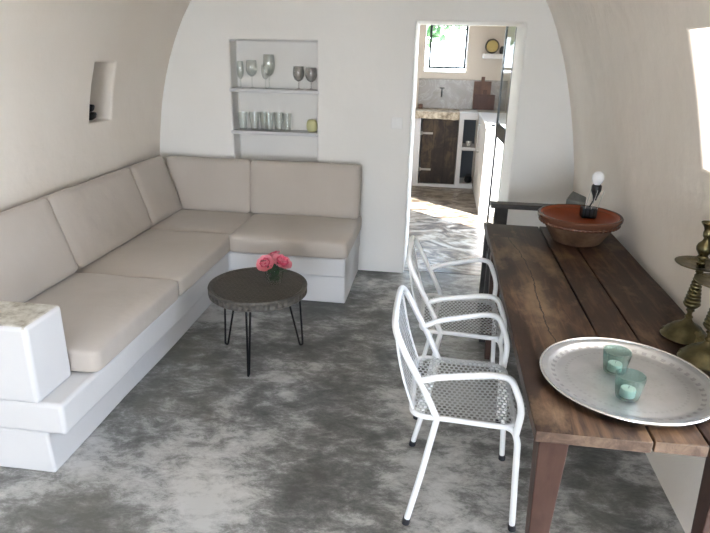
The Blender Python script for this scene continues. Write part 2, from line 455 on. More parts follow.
# opened glazed door leaf in the doorway
d = bpy.data.objects.new('door_1', None); COL.objects.link(d); tag(d, kind='structure'); d.location = (.530,4.93,.01); d.rotation_euler = (0,0,math.radians(2.6))
bm = bmesh.new(); LH, LW = 1.93, .58
for a, b in (((-.008,0,0),(.008,.03,LH)), ((-.008,LW-.03,0),(.008,LW,LH)), ((-.008,0,0),(.008,LW,.06)), ((-.008,0,LH-.03),(.008,LW,LH)), ((-.010,0,.92),(.010,LW,1.03))): box2(bm, a, b)
obj('door_frame', bm, M_steel, d)
newbox('glass_pane', (-.003,.03,1.03), (.003,LW-.03,LH-.03), M_pane, d)
newbox('glass_pane', (-.003,.03,.06), (.003,LW-.03,.92), M_pane, d)
bm = bmesh.new(); box2(bm, (-.045,LW-.03,1.0), (-.018,LW-.015,1.015)); box2(bm, (-.05,LW-.09,1.0), (-.04,LW-.012,1.015)); obj('door_handle', bm, M_iron, d)

# niche shelves in back wall
for z, i in ((1.341,2), (1.041,3)):
    s = newbox('trim_%d' % i, (NX0-.02,YB+.0,z-.026), (NX1+.02,YB+.155,z), M_bench, bevel=.006); tag(s, kind='structure')
# light switch
sw = thing('light_switch', 'small white light switch on the wall left of the doorway', 'switch', (-.304,4.301,1.138))
newbox('plate', (-.04,-.008,-.04), (.04,.003,.04), M_switch, sw, .003)
newbox('rocker', (-.014,-.013,-.022), (.014,-.007,.022), M_switch, sw, .002)

# ------------------------------------------------------------------ masonry bench
def ngon_prism(bm, pts, z0, z1, mi=0):
    a = [bm.verts.new((x, y, z0)) for x, y in pts]; b = [bm.verts.new((x, y, z1)) for x, y in pts]; n = len(pts)
    fs = [bm.faces.new(a[::-1]), bm.faces.new(b)]
    for k in range(n): fs.append(bm.faces.new((a[k], a[(k+1)%n], b[(k+1)%n], b[k])))
    for f in fs: f.material_index = mi
BN = thing('masonry_bench', 'white limewashed masonry corner bench built along the left and back walls', 'bench', (-1.9,4.1,0))
def on(parent, name, bm, mat, bevel=.01):
    es = [e for e in bm.edges if e.calc_length() > .5]
    bmesh.ops.subdivide_edges(bm, edges=es, cuts=9)
    for v in bm.verts:
        v.co += Vector((noise.noise(v.co*2.3), noise.noise(v.co*2.3+Vector((9,0,0))), .6*noise.noise(v.co*2.3+Vector((0,7,0))) if v.co.z > .01 else 0))*.007
    bmesh.ops.translate(bm, vec=-Vector(parent.location), verts=bm.verts[:])
    return obj(name, bm, mat, parent, bevel=bevel)
ins = lambda y: -2.125
bm = bmesh.new(); ngon_prism(bm, [(-2.12,1.745),(-1.43,1.745),(-1.43,3.628),(-.556,3.628),(-.556,4.298),(-2.12,4.298)], 0, .199)
on(BN, 'plinth', bm, M_bench, .012)
bm = bmesh.new(); ngon_prism(bm, [(-2.12,1.737),(-1.342,1.737),(-1.342,3.59),(-.548,3.59),(-.548,4.298),(-2.12,4.298)], .198, .335)
on(BN, 'seat_slab', bm, M_bench, .016)
bm = bmesh.new(); ngon_prism(bm, [(-2.118,1.733),(-1.432,1.733),(-1.430,1.955),(-2.118,1.955)], .33, .655)
r = on(BN, 'arm_block', bm, [M_bench, M_armtop], .018)
for p in r.data.polygons:
    if p.normal.z > .8: p.material_index = 1
r['label'] = 'arm block with a stained, worn top'

# cushions
def cushion(name, size, loc, rot, label, group, r=.035, bulge=.018, seam=True, taper=None):
    """size full x,y,z; origin at bottom centre; rounded, slightly puffed"""
    bm = bmesh.new(); n = 14
    bmesh.ops.create_cube(bm, size=2)
    bmesh.ops.subdivide_edges(bm, edges=bm.edges[:], cuts=n, use_grid_fill=True)
    hx, hy, hz = size[0]/2, size[1]/2, size[2]/2
    rr = min(r, hx*.98, hy*.98, hz*.98)
    def warp(t): return math.copysign(abs(t)**.6, t) if t else 0
    for v in bm.verts:
        u, w, q = v.co
        u2, w2, q2 = [warp(t) for t in (u, w, q)]
        p = Vector((u2*hx, w2*hy, q2*hz))
        c = Vector((max(-hx+rr, min(hx-rr, p.x)), max(-hy+rr, min(hy-rr, p.y)), max(-hz+rr, min(hz-rr, p.z))))
        d = p-c
        if d.length > 1e-7:
            m = max(abs(d.x), abs(d.y), abs(d.z)); p = c+d.normalized()*m
        bu = lambda a, b: (1-a*a)*(1-b*b)
        dims = (hx, hy, hz); thin = dims.index(min(dims))
        if thin == 2: p.z += math.copysign(bulge*bu(u, w), q)*(.999 < abs(q)) if q > 0 else 0
        if thin == 0: p.x += math.copysign(bulge*bu(w, q), u) if abs(u) > .99 else 0
        if thin == 1: p.y += math.copysign(bulge*bu(u, q), w) if abs(w) > .99 else 0
        # side bulge
        if thin != 0 and abs(u) > .99: p.x += math.copysign(.006*(1-q*q), u)
        if thin != 1 and abs(w) > .99: p.y += math.copysign(.006*(1-q*q), w)
        p += Vector((1,1,1))*.0035*noise.noise(p*5+Vector(loc))
        if taper:   # shear: pull the lower/upper edge (y-direction) for a slanted side
            p += taper(p, hx, hy, hz)
        v.co = p+Vector((0,0,hz))
    o = obj(name, bm, M_fab, auto=80); o.location = loc; o.rotation_euler = rot
    tag(o, label, 'cushion', group)
    return o
ZS = .337
SEAT_T = .118
def seatc(x0, x1, y0, y1, label, t=SEAT_T):
    return cushion('seat_cushion', (x1-x0, y1-y0, t), ((x0+x1)/2, (y0+y1)/2, ZS), (0,0,0), label, 'seat cushions of the corner bench', .024, .014)
seatc(-2.09, -1.325, 1.962, 2.775, 'greige seat cushion beside the white arm block at the near end')
seatc(-2.09, -1.325, 2.779, 3.625, 'greige middle seat cushion of the left run, between near cushion and corner')
seatc(-2.09, -1.335, 3.629, 4.28, 'greige seat cushion filling the corner of the bench')
seatc(-1.331, -.54, 3.555, 4.27, 'greige seat cushion on the right wing, nearest the doorway', .125)
# back cushions on the left wall: lean back
def backl(y0, y1, label, xo=0):
    h = .42; t = .13
    return cushion('back_cushion', (t, y1-y0, h), (-1.922+xo, (y0+y1)/2, .457), (0, math.radians(-17), 0), label, 'back cushions along the left wall', .026, .014)
backl(1.85, 2.742, 'greige back cushion nearest the camera, behind the white arm block')
backl(2.746, 3.606, 'greige middle back cushion on the left wall')
backl(3.61, 4.085, 'greige back cushion on the left wall next to the corner')
def backb(x0, x1, label):
    return cushion('back_cushion', (x1-x0, .14, .39), ((x0+x1)/2, 4.155, .458), (math.radians(-7), 0, 0), label, 'back cushions along the back wall', .026, .014)
backb(-2.0, -1.352, 'greige back cushion against the back wall at the corner')
backb(-1.348, -.545, 'wide greige back cushion under the shelf niche, nearest the doorway')

# ------------------------------------------------------------------ coffee table
CT = thing('coffee_table', 'round dark carved wood coffee table on three black hairpin legs', 'table', (-.915,2.862,0))
bm = bmesh.new()
lathe(bm, [(0,.385),(.235,.385),(.24,.416),(.0,.4165)][:3]+[(.24,.4175),(0,.418)], 64)
obj('tabletop', bm, M_round, CT, auto=30)
bm = bmesh.new()
def carve(a, r, z): return 1+(.016*math.sin(a*44)*(1 if .380 < z < .408 and r > .25 else 0))
lathe(bm, [(.24,.372),(.258,.372),(.264,.378),(.261,.384),(.261,.394),(.261,.404),(.265,.410),(.266,.417),(.264,.423),(.257,.4255),(.249,.421),(.24,.415)], 192, mod=carve, close=True)
obj('rim', bm, M_roundrim, CT, auto=35)
feet = [(.012,-.262), (.208,.135), (-.226,.062)]
for fx, fy in feet:
    bm = bmesh.new(); a = math.atan2(fy, fx); rad = Vector((math.cos(a), math.sin(a), 0)); tn = Vector((-rad.y, rad.x, 0))
    f0 = Vector((fx, fy, .006))
    rf = math.hypot(fx, fy); p1 = rad*(rf-.016)+Vector((0,0,.387)); p2 = rad*(rf-.098)+Vector((0,0,.387))
    tube(bm, fillet([p1, f0+rad*.004, f0-rad*.014, p2], .012, 4), .0058, 8)
    box(bm, rad*(rf-.057)+Vector((0,0,.3835)), (.11,.04,.004), Matrix.Rotation(a, 4, 'Z'))
    obj('leg', bm, M_iron, CT)

# vase with flowers
VS = thing('glass_vase', 'small clear glass bowl vase holding pink peonies on the round coffee table', 'vase', (-.836,2.905,.419))
def wallprof(outer, th):
    inner = [(max(r-th, 0), z) for r, z in outer]
    return outer, inner
bm = bmesh.new()
lathe(bm, [(0,0),(.034,0),(.040,.006),(.045,.028),(.051,.055),(.056,.078),(.0545,.079),(.049,.055),(.043,.028),(.037,.010),(.03,.006),(0,.006)], 32)
obj('bowl', bm, M_glass, VS, auto=60)
bm = bmesh.new()
def leaf(bm, base, d, L, W, up=(0,0,1), curl=.3):
    d = Vector(d).normalized(); up = Vector(up); s = d.cross(up).normalized(); nrm = s.cross(d)
    rows = []
    for i in range(7):
        t = i/6; w = W*math.sin(PI*min(1, t*.92+.06))**.8
        c = Vector(base)+d*L*t-nrm*curl*L*t*t
        rows.append([bm.verts.new(c-s*w+nrm*w*.25), bm.verts.new(c), bm.verts.new(c+s*w+nrm*w*.25)])
    for a, b in zip(rows, rows[1:]):
        bm.faces.new((a[0], a[1], b[1], b[0])); bm.faces.new((a[1], a[2], b[2], b[1]))
FB = thing('peony_bouquet', 'bunch of two pink artificial peonies with dark leaves in the small glass vase', 'flowers', (-.836,2.905,.419+.007))
bm = bmesh.new()
for k in range(9):
    a = k*.7+.2; rr = .004+.010*(k % 3)
    tube(bm, smooth_path([(rr*math.cos(a), rr*math.sin(a), .002), (.012*math.cos(a+.6), .012*math.sin(a+.6), .045), (.03*math.cos(a), .03*math.sin(a), .10)], 3), .002, 5)
obj('stems', bm, M_leaf, FB)
for k in range(34):
    a = k*2.4; bm = bmesh.new(); e = random.uniform(-.2,.6)
    z = random.uniform(.06,.13) if k > 7 else random.uniform(.02,.045)
    L = random.uniform(.045,.068) if k > 7 else .02
    leaf(bm, (.012*math.cos(a), .012*math.sin(a), z), (math.cos(a), math.sin(a), e), L, .015, curl=.35)
    o = obj('leaf', bm, M_leaf, FB, fix=False)
def peony(c, R, tilt):
    fl = bpy.data.objects.new('flower', None); COL.objects.link(fl); fl.parent = FB; fl.location = c; fl.rotation_euler = tilt
    bm = bmesh.new()
    layers = [(9, 1.0, .05, 1), (8, .86, .45, 0), (7, .68, .8, 1), (6, .48, 1.1, 0), (5, .30, 1.35, 2)]
    for n, rs, el, mi in layers:
        for k in range(n):
            a = 2*PI*k/n+rs*3+random.uniform(-.1,.1); L = R*rs*1.0; W = R*rs*.62
            rows = []
            for i in range(6):
                t = i/5; e = el+.5*t; 
                rad = L*t*math.cos(el+.55*t*(1 if el > .3 else .2)); z = L*t*math.sin(el+.55*t)*.75
                w = W*math.sin(min(1, t*.95+.08)*PI*.62)
                c0 = Vector((math.cos(a)*rad, math.sin(a)*rad, z)); s = Vector((-math.sin(a), math.cos(a), 0))
                rows.append([bm.verts.new(c0+s*w*q+Vector((0,0,.18*w*q*q*2+random.uniform(-.0012,.0012)))-Vector((math.cos(a),math.sin(a),0))*w*q*q*.45) for q in (-1,-.5,0,.5,1)])
            for r0, r1 in zip(rows, rows[1:]):
                for q in range(4):
                    f = bm.faces.new((r0[q], r0[q+1], r1[q+1], r1[q])); f.material_index = mi if r0 is not rows[-2] or mi == 2 else mi
    o = obj('petals', bm, [M_pink, M_pinkl, M_pinkd], fl, fix=False, auto=80)
peony((-.032,-.028,.100), .052, (.6,-.4,.3))
peony((.040,-.026,.106), .060, (.5,.15,1.1))
peony((-.002,.03,.135), .036, (-.3,-.2,.6))

# ------------------------------------------------------------------ metal chairs
def perforated(S, nu, nv, inside, hole=(.62,.60)):
    bm = bmesh.new(); cache = {}
    def V(p):
        p = Vector(p); k = (round(p.x,5), round(p.y,5), round(p.z,5))
        if k not in cache: cache[k] = bm.verts.new(p)
        return cache[k]
    for j in range(nv):
        for i in range(-1, nu+1):
            off = .5 if j % 2 else 0
            u0 = i+off; uc = u0+.5; vc = j+.5
            if not inside(uc/nu, vc/nv): continue
            o = [(-.5,-.5),(0,-.5),(.5,-.5),(.5,0),(.5,.5),(0,.5),(-.5,.5),(-.5,0)]
            inn = [(-.36,-.62),(0,-1),(.36,-.62),(.5*2,0),(.36,.62),(0,1),(-.36,.62),(-1,0)]
            inn = [(-.30,-.36),(0,-.40),(.30,-.36),(.34,0),(.30,.36),(0,.40),(-.30,.36),(-.34,0)]
            O = [V(S((uc+a)/nu, (vc+b)/nv)) for a, b in o]
            I = [bm.verts.new(S((uc+a*hole[0]*1.5)/nu, (vc+b*hole[1]*1.5)/nv)) for a, b in inn]
            for k in range(8):
                k2 = (k+1) % 8
                try: bm.faces.new((O[k], O[k2], I[k2], I[k]))
                except ValueError: pass
    r = bmesh.ops.solidify(bm, geom=bm.faces[:], thickness=.0022)
    return bm
HW = .213; TR = .0115
def make_chair():
    C = thing('metal_armchair', 'white tubular metal armchair with perforated seat, nearest the camera', 'chair', (.15,1.947,0), 0, 'white metal armchairs along the left side of the table')
    L = lambda x, y, z: Vector((x-.15, y, z))
    for s in (-1, 1):
        y = s*HW
        bm = bmesh.new(); tube(bm, [L(-.024,y*1.08,.012), L(.018,y*1.04,.22), L(.058,y,.447)], TR)
        g = obj('leg', bm, M_white, C)
        bm = bmesh.new(); tube(bm, [L(-.0265,y*1.083,0), L(-.022,y*1.078,.024)], .0145); obj('foot_cap', bm, M_rubber, g)
        bm = bmesh.new(); tube(bm, fillet([L(.356,y*.93,.012), L(.333,y*.99,.385), L(.318,y*.98,.428), L(.285,y*.93,.436)], .03, 5), TR)
        g = obj('leg', bm, M_white, C)
        bm = bmesh.new(); tube(bm, [L(.357,y*.93,0), L(.355,y*.93,.024)], .0145); obj('foot_cap', bm, M_rubber, g)
        bm = bmesh.new()
        tube(bm, fillet([L(-.006,y,.588), L(.05,y*1.04,.612), L(.232,y*1.11,.648), L(.284,y*1.12,.642), L(.331,y*1.11,.530), L(.322,y*1.05,.425)], .05, 6), TR)
        obj('armrest', bm, M_white, C)
    # back frame: loop
    side = [(.058,.447,1.0), (.01,.55,1.0), (-.038,.640,1.0), (-.068,.698,.99), (-.090,.740,.94), (-.102,.764,.76), (-.106,.774,.45), (-.107,.776,.15)]
    pts = [L(x, -HW*k, z) for x, z, k in side]+[L(x, HW*k, z) for x, z, k in side[::-1]]
    bm = bmesh.new(); tube(bm, smooth_path(pts, 4), TR); obj('back_frame', bm, M_white, C)
    # seat frame: rounded rectangle tube
    loop = fillet([L(.0,0,.447), L(-.03,0,.447)], .01)[:1]
    q = HW-.004
    corners = [L(.1,-q,.447), L(.322,-q,.436), L(.322,q,.436), L(-.030,q,.449), L(-.030,-q,.449), L(.1,-q,.447)]
    bm = bmesh.new(); tube(bm, fillet(corners, .055, 6), TR*.92, cap=False); obj('seat_frame', bm, M_white, C)
    # perforated seat
    def S(u, v):
        x = -.028+.352*u; y = (v-.5)*2*(q-.002)
        z = .455-.012*math.sin(PI*min(1,max(0,u)))*(1-(2*v-1)**2) - .010*max(0, (u-.8)/.2)**2
        return L(x, y, z)
    def ins(u, v):
        if u < 0 or u > 1: return False
        x = abs(u-.5)*.352*1.0; y = abs(v-.5)*2*q; R = .05
        dx = x-(.176-R); dy = y-(q-R)
        return not (dx > 0 and dy > 0 and dx*dx+dy*dy > R*R)
    obj('seat', perforated(S, 19, 22, ins), M_white, C, smooth=False)
    # back panel
    def B(u, v):   # u across, v up
        z = .437+.330*v; x = -.018-.083*v+.0*v-.012*math.sin(PI*v)-.006*(1-(2*u-1)**2)
        return L(x, (u-.5)*2*.185, z)
    def insb(u, v):
        if u < 0 or u > 1: return False
        y = abs(u-.5)*2*.185; z = v*.350; R = .10
        dy = y-(.185-R); dz = z-(.350-R)
        return not (dy > 0 and dz > 0 and dy*dy+dz*dz > R*R)
    bk = obj('backrest', perforated(B, 17, 19, insb, (.55,.6)), M_white, C, smooth=False)
    bm = bmesh.new(); pp = []
    for k in range(8): pp.append(B(0, k/8*.66))
    for k in range(9):
        a = PI-k/8*PI/2; pp.append(B(.5+(-(.185-.10)+.10*math.cos(a))/.37, (.350-.10+.10*math.sin(a))/.350))
    for k in range(8, -1, -1):
        a = PI-k/8*PI/2; pp.append(B(.5-(-(.185-.10)+.10*math.cos(a))/.37, (.350-.10+.10*math.sin(a))/.350))
    for k in range(7, -1, -1): pp.append(B(1, k/8*.66))
    tube(bm, pp, .0045, 6); obj('edge_wire', bm, M_white, bk)
    return C
chair = make_chair()
c2 = copy_tree(chair); c2.location = (.158,2.612,0); c2.rotation_euler = (0,0,math.radians(0))
c2['label'] = 'white tubular metal armchair, second from the camera, nearer the doorway'

# ------------------------------------------------------------------ long table
TZ = .752
TB = thing('dining_table', 'long worn dark brown plank table against the right wall', 'table', (.6,2.2,0))
bm = bmesh.new(); vmap = []
random.seed(3)
def plank(x0, x1, y0, y1):
    n = 26; th = .034
    rows = []
    for i in range(n+1):
        t = i/n; y = y0+(y1-y0)*t
        a = x0+(.0025*noise.noise(Vector((x0*9, y*3, 0)))); b = x1+(.0025*noise.noise(Vector((x1*9+5, y*3, 0))))
        if x0 < .3: a += .006*noise.noise(Vector((1, y*2.2, 0)))
        dz = .0015*noise.noise(Vector((x0*4, y*2, 8)))
        if i in (0, n): 
            pass
        rows.append([bm.verts.new((a, y, TZ-th)), bm.verts.new((b, y, TZ-th)), bm.verts.new((b, y, TZ+dz-.001)), bm.verts.new((a, y, TZ+dz-.001))])
    for r0, r1 in zip(rows, rows[1:]):
        for k in range(4):
            bm.faces.new((r0[k], r0[(k+1)%4], r1[(k+1)%4], r1[k]))
    f = bm.faces.new(rows[0]); f.material_index = 1
    f = bm.faces.new(rows[-1]); f.material_index = 1
plank(.284,.5595,1.276,3.162); plank(.5655,.6885,1.282,3.165); plank(.6935,.925,1.280,3.168)
bmesh.ops.translate(bm, vec=-Vector(TB.location), verts=bm.verts[:])
o = obj('tabletop', bm, [M_table, M_tablelip], TB, bevel=.003)
def tleg(x, y, sx, sy):
    bm = bmesh.new(); top = [(0,0),(.074,0),(.074,.074),(0,.074)]; bot = [(.026,.026),(.054,.026),(.054,.054),(.026,.054)]
    a = [bm.verts.new((x+sx*p, y+sy*q, 0)) for p, q in bot]; m = [bm.verts.new((x+sx*p, y+sy*q, .68)) for p, q in top]; b = [bm.verts.new((x+sx*p, y+sy*q, TZ-.035)) for p, q in top]
    for r0, r1 in ((a, m), (m, b)):
        for k in range(4): bm.faces.new((r0[k], r0[(k+1)%4], r1[(k+1)%4], r1[k]))
    bm.faces.new(a); bm.faces.new(b)
    bmesh.ops.translate(bm, vec=-Vector(TB.location), verts=bm.verts[:])
    obj('leg', bm, M_tleg, TB, bevel=.003)
tleg(.306,1.318,1,1); tleg(.812,1.318,-1,1) if False else tleg(.742,1.318,1,1)
tleg(.312,3.07,1,-1); tleg(.885,3.07,-1,-1)
for a, b in (((.318,1.39,.62),(.340,3.0,TZ-.036)), ((.79,1.39,.62),(.812,3.0,TZ-.036)), ((.38,1.372,.70),(.742,1.392,TZ-.036)), ((.385,3.03,.62),(.812,3.05,TZ-.036))):
    bm = bmesh.new(); box2(bm, a, b); bmesh.ops.translate(bm, vec=-Vector(TB.location), verts=bm.verts[:]); obj('apron', bm, M_tleg, TB, bevel=.002)

# ------------------------------------------------------------------ dark armchair behind the table
DC = thing('wooden_armchair', 'dark charcoal wooden armchair standing at the far head of the table', 'chair', (.635,3.45,0))
def dc(name, a, b, bev=.004):
    bm = bmesh.new(); box2(bm, a, b); bmesh.ops.translate(bm, vec=-Vector(DC.location), verts=bm.verts[:]); return obj(name, bm, M_dark, DC, bevel=bev)
dc('top_rail', (.345,3.62,.722), (.925,3.70,.752))
dc('back_post', (.372,3.635,.42), (.452,3.685,.722)); dc('back_post', (.845,3.635,.42), (.91,3.685,.722))
dc('seat', (.345,3.25,.40), (.925,3.68,.44))
for x0, x1 in ((.315,.365), (.885,.93)): dc('armrest', (x0,3.215,.592), (x1,3.66,.622))
for x0, x1 in ((.318,.36), (.888,.925)):
    dc('leg', (x0,3.225,0), (x1,3.268,.592)); dc('leg', (x0+.01,3.64,0), (x1+.01,3.68,.60))
# ------------------------------------------------------------------ terracotta bowl + lamp + block
BW = thing('terracotta_bowl', 'large glazed terracotta bowl with a moulded rim at the far end of the table', 'bowl', (.708,2.93,TZ+.001))
bm = bmesh.new()
lathe(bm, [(0,0),(.108,0),(.115,.006),(.145,.055),(.168,.088),(.176,.095),(.176,.122),(.170,.128)], 72)
obj('body', bm, M_terra, BW)
bm = bmesh.new()
def rimmod(a, r, z): return 1+(.012*math.sin(a*46) if .093 < z < .108 and r > .18 else 0)
lathe(bm, [(.172,.092),(.186,.094),(.190,.100),(.188,.106),(.192,.112),(.198,.122),(.199,.133),(.194,.139),(.186,.138),(.180,.130),(.172,.120)], 230, mod=rimmod, close=True)
obj('rim', bm, M_rim, BW)
bm = bmesh.new()
lathe(bm, [(0,.094),(.10,.095),(.14,.104),(.165,.118),(.183,.1365)], 72)
obj('glazed_interior', bm, M_terra_in, BW)
LPZ = TZ+.098
LM = thing('table_lamp', 'bare white bulb on a small black lamp base standing in the terracotta bowl', 'lamp', (.770,3.025,LPZ+.003))
newbox('base', (-.036,-.03,0), (.036,.03,.05), M_black, LM, .004)
for k in range(3): newbox('base_slot', (-.026+.02*k,-.0315,.008), (-.018+.02*k,-.0295,.046), M_iron, LM)
newlathe('socket', [(0,.085),(.008,.087),(.013,.11),(.020,.125),(.024,.135),(.024,.160),(.020,.166),(0,.166)], M_black, LM, 24, (.020,0,0))
bm = bmesh.new(); tube(bm, smooth_path([(0,0,.048),(.008,0,.07),(.018,0,.09)], 4), .004, 8); obj('cable', bm, M_black, LM)
newlathe('light_bulb', [(0,.162),(.012,.164),(.018,.170),(.026,.184),(.0295,.198),(.028,.212),(.020,.224),(.009,.231),(0,.232)], M_bulb, LM, 28, (.020,0,0))
for s, x1 in ((-.028,-.012), (.028,.052), (0,.02)):
    bm = bmesh.new(); tube(bm, [(s,-.028,.03), (x1,-.03 if s else -.034,.145)], .0013, 6); obj('wire', bm, M_clearw, LM)
GB = thing('wooden_block', 'small weathered grey block standing on the table behind the terracotta bowl', 'block', (.730,3.145,TZ+.001), math.radians(-18))
bm = bmesh.new()
vs = [bm.verts.new(p) for p in ((-.05,-.02,0),(.05,-.02,0),(.05,.018,0),(-.05,.018,0),(-.048,-.02,.160),(.048,-.02,.150),(.046,.018,.175),(-.025,.018,.200))]
for f in ((0,1,2,3),(4,5,6,7),(0,1,5,4),(1,2,6,5),(2,3,7,6),(3,0,4,7)): bm.faces.new([vs[i] for i in f])
obj('block', bm, M_greyblock, GB, bevel=.004)

# ------------------------------------------------------------------ tray, tea lights
TR_ = thing('serving_tray', 'large round engraved silver metal tray at the near end of the table', 'tray', (.570,1.558,TZ+.002)); TR_.scale = (.968,.968,1)
bm = bmesh.new()
lathe(bm, [(0,.002),(.185,.002),(.205,.004),(.215,.012),(.222,.0145),(.238,.016),(.242,.0165)]+[(.242,.0135),(.222,.0115),(.213,.008),(.205,.0),(0,.0)], 96)
obj('dish', bm, M_tray, TR_, auto=60)
bm = bmesh.new(); lathe(bm, [(.2405+.0042*math.cos(a), .0155+.0042*math.sin(a)) for a in [2*PI*k/10 for k in range(10)]], 96, close=True)
obj('rolled_rim', bm, M_traylight, TR_)
def tealight(x, y, label):
    g = thing('tealight_glass', label, 'candle holder', (x, y, TZ+.0045), 0, 'teal glasses on the tray')
    bm = bmesh.new()
    fl = lambda a, r, z: 1+.035*math.cos(a*20)*(1 if .006 < z < .068 and r > .02 else 0)
    lathe(bm, [(0,0),(.025,0),(.0285,.003),(.030,.010),(.0345,.04),(.0375,.064),(.0380,.070),(.0362,.070),(.0352,.064),(.0322,.04),(.0278,.012),(.024,.006),(0,.006)], 120, mod=fl)
    obj('glass_cup', bm, M_teal, g, auto=70)
    return g
def candle(x, y, label):
    g = thing('tealight_candle', label, 'candle', (x, y, TZ+.0045+.0068), 0, 'white tea lights')
    newlathe('wax', [(0,0),(.0185,0),(.020,.002),(.020,.021),(.0185,.023),(0,.0225)], M_wax, g, 24)
    bm = bmesh.new(); tube(bm, [(0,0,.022),(.001,0,.030)], .0009, 6); obj('wick', bm, M_wick, g)
tealight(.549,1.600, 'fluted teal glass candle holder farther back on the silver tray')
tealight(.547,1.462, 'fluted teal glass candle holder nearer the camera on the silver tray')
candle(.549,1.600, 'small white candle inside the farther teal glass')
candle(.547,1.462, 'small white candle inside the nearer teal glass')

# ------------------------------------------------------------------ brass candlesticks
def candlestick(x, y, label):
    g = thing('brass_candlestick', label, 'candlestick', (x, y, TZ+.001), 0, 'tall brass candlesticks by the right wall')
    newlathe('foot', [(0,0),(.072,0),(.075,.004),(.073,.009),(.066,.013),(.060,.022),(.052,.028),(.046,.036),(.034,.044),(.022,.050),(.014,.058),(.010,.066),(.013,.072),(.008,.078),(0,.078)], M_brass, g, 48)
    pr = [(0,.076),(.008,.078),(.008,.088),(.013,.094),(.010,.100),(.020,.108)]
    z = .112; r = .0255
    for k in range(9):
        pr += [(r-.003, z), (r, z+.004), (r, z+.008), (r-.003, z+.0115)]; z += .012; r -= .0017
    pr += [(.008,z+.002),(.012,z+.008),(.008,z+.014),(.009,.246),(0,.246)]
    newlathe('stem', pr, M_brass, g, 36)
    newlathe('drip_plate', [(0,.246),(.02,.246),(.055,.248),(.074,.253),(.076,.256),(.073,.257),(.055,.252),(.02,.25),(0,.25)], M_brass, g, 48)
    newlathe('candle_cup', [(0,.25),(.012,.25),(.014,.258),(.009,.264),(.011,.270),(.018,.276),(.013,.283),(.017,.290),(.0235,.300),(.0245,.310),(.021,.320),(.012,.330),(.009,.338),(.014,.346),(.015,.356),(.013,.364),(.016,.374),(.026,.388),(.025,.390),(.013,.377),(.010,.366),(0,.364)], M_brass, g, 36)
    return g
candlestick(.848,1.895, 'aged brass candlestick with round drip plate, farther from the camera, by the right wall')
candlestick(.8455,1.73, 'aged brass candlestick with round drip plate, nearer the camera, cut by the right frame edge')

# ------------------------------------------------------------------ glassware in the shelf niche
def goblet(x, y, z, R, h, bowl_h, mat, label, group, flute=1.0, seg=28):
    g = thing('wine_glass', label, 'glass', (x, y, z), 0, group)
    st = h-bowl_h; t = .0016
    out = [(R*.30,st+.002),(R*.72,st+bowl_h*.14),(R*.96,st+bowl_h*.36),(R,st+bowl_h*.52),(R*.94,st+bowl_h*.8),(R*.86*flute,h)]
    inn = [(max(r-t,0.0001), zz+.001) for r, zz in out[::-1]][1:]
    bm = bmesh.new(); lathe(bm, [(0,st)]+out+[(R*.86*flute-t,h)]+inn+[(0,st+.004)], seg); obj('bowl', bm, mat, g, auto=60)
    bm = bmesh.new(); lathe(bm, [(0,0),(R*.82,0),(R*.82,.002),(R*.3,.005),(.004,.012),(.0035,st*.5),(.0045,st),(0,st)], seg); obj('stem', bm, mat, g, auto=60)
    return g
ZT = 1.342; ZB = 1.042
goblet(-1.474,4.385,ZT,.026,.185,.125,M_glass,'slim clear flute glass, leftmost on the upper niche shelf','clear wine glasses in the niche',.95)
goblet(-1.385,4.375,ZT,.042,.195,.115,M_glass,'clear balloon wine glass, second from left on the upper niche shelf','clear wine glasses in the niche')
goblet(-1.262,4.40,ZT,.043,.235,.150,M_glass,'tall large clear wine glass standing behind a smaller one on the upper niche shelf','clear wine glasses in the niche')
goblet(-1.275,4.348,ZT,.030,.165,.10,M_glass,'small clear wine glass in front of the tall one on the upper niche shelf','clear wine glasses in the niche')
goblet(-1.035,4.375,ZT,.043,.160,.105,M_smoke,'smoky goblet, left of the pair at the right end of the upper niche shelf','smoky goblets in the niche')
goblet(-.943,4.375,ZT,.043,.153,.100,M_smoke,'smoky goblet, rightmost on the upper niche shelf','smoky goblets in the niche')
def tumbler(x, y, label):
    g = bmesh.new(); t = .0016
    lathe(g, [(0,0),(.026,0),(.028,.004),(.0325,.07),(.037,.130),(.0354,.130),(.031,.07),(.026,.008),(0,.008)], 28)
    o = obj('tumbler', g, M_glass, auto=60); o.location = (x, y, ZB); tag(o, label, 'glass', 'clear tumblers on the lower niche shelf'); return o
for x, y, l in ((-1.462,4.36,'leftmost clear tumbler on the lower niche shelf'),(-1.378,4.372,'clear tumbler, second from the left on the lower niche shelf'),
                (-1.262,4.352,'clear tumbler, fourth from the left on the lower niche shelf, set forward'),(-1.312,4.412,'clear tumbler, third from the left, set back against the niche wall'),
                (-1.20,4.405,'clear tumbler, fifth from the left, set back against the niche wall'),(-1.125,4.36,'rightmost clear tumbler on the lower niche shelf')):
    tumbler(x, y, l)
cn = newlathe('round_candle', [(0,0),(.024,0),(.034,.008),(.040,.026),(.041,.052),(.036,.076),(.026,.087),(0,.09)], M_yellow, None, 28)
cn.location = (-.938,4.375,ZB); tag(cn, 'squat yellow-green round candle at the right end of the lower niche shelf', 'candle')
bm = bmesh.new(); tube(bm, [(0,0,.088),(.001,0,.097)], .001, 6); obj('wick', bm, M_wick, cn)

# dark pots in left niche
for k, (rr, zz) in enumerate(((.068,0), (.062,.046))):
    b = newlathe('small_dark_bowl', [(0,0),(rr*.6,0),(rr*.9,.014),(rr,.034),(rr*.97,.044),(rr*.9,.042),(rr*.82,.018),(rr*.5,.008),(0,.008)], M_iron, None, 32)
    b.location = (-2.175,3.470,1.178+zz)
    tag(b, ['dark metal bowl at the bottom of the stack in the left wall niche','dark metal bowl on top of the stack in the left wall niche'][k], 'bowl', 'dark bowls in the wall niche')

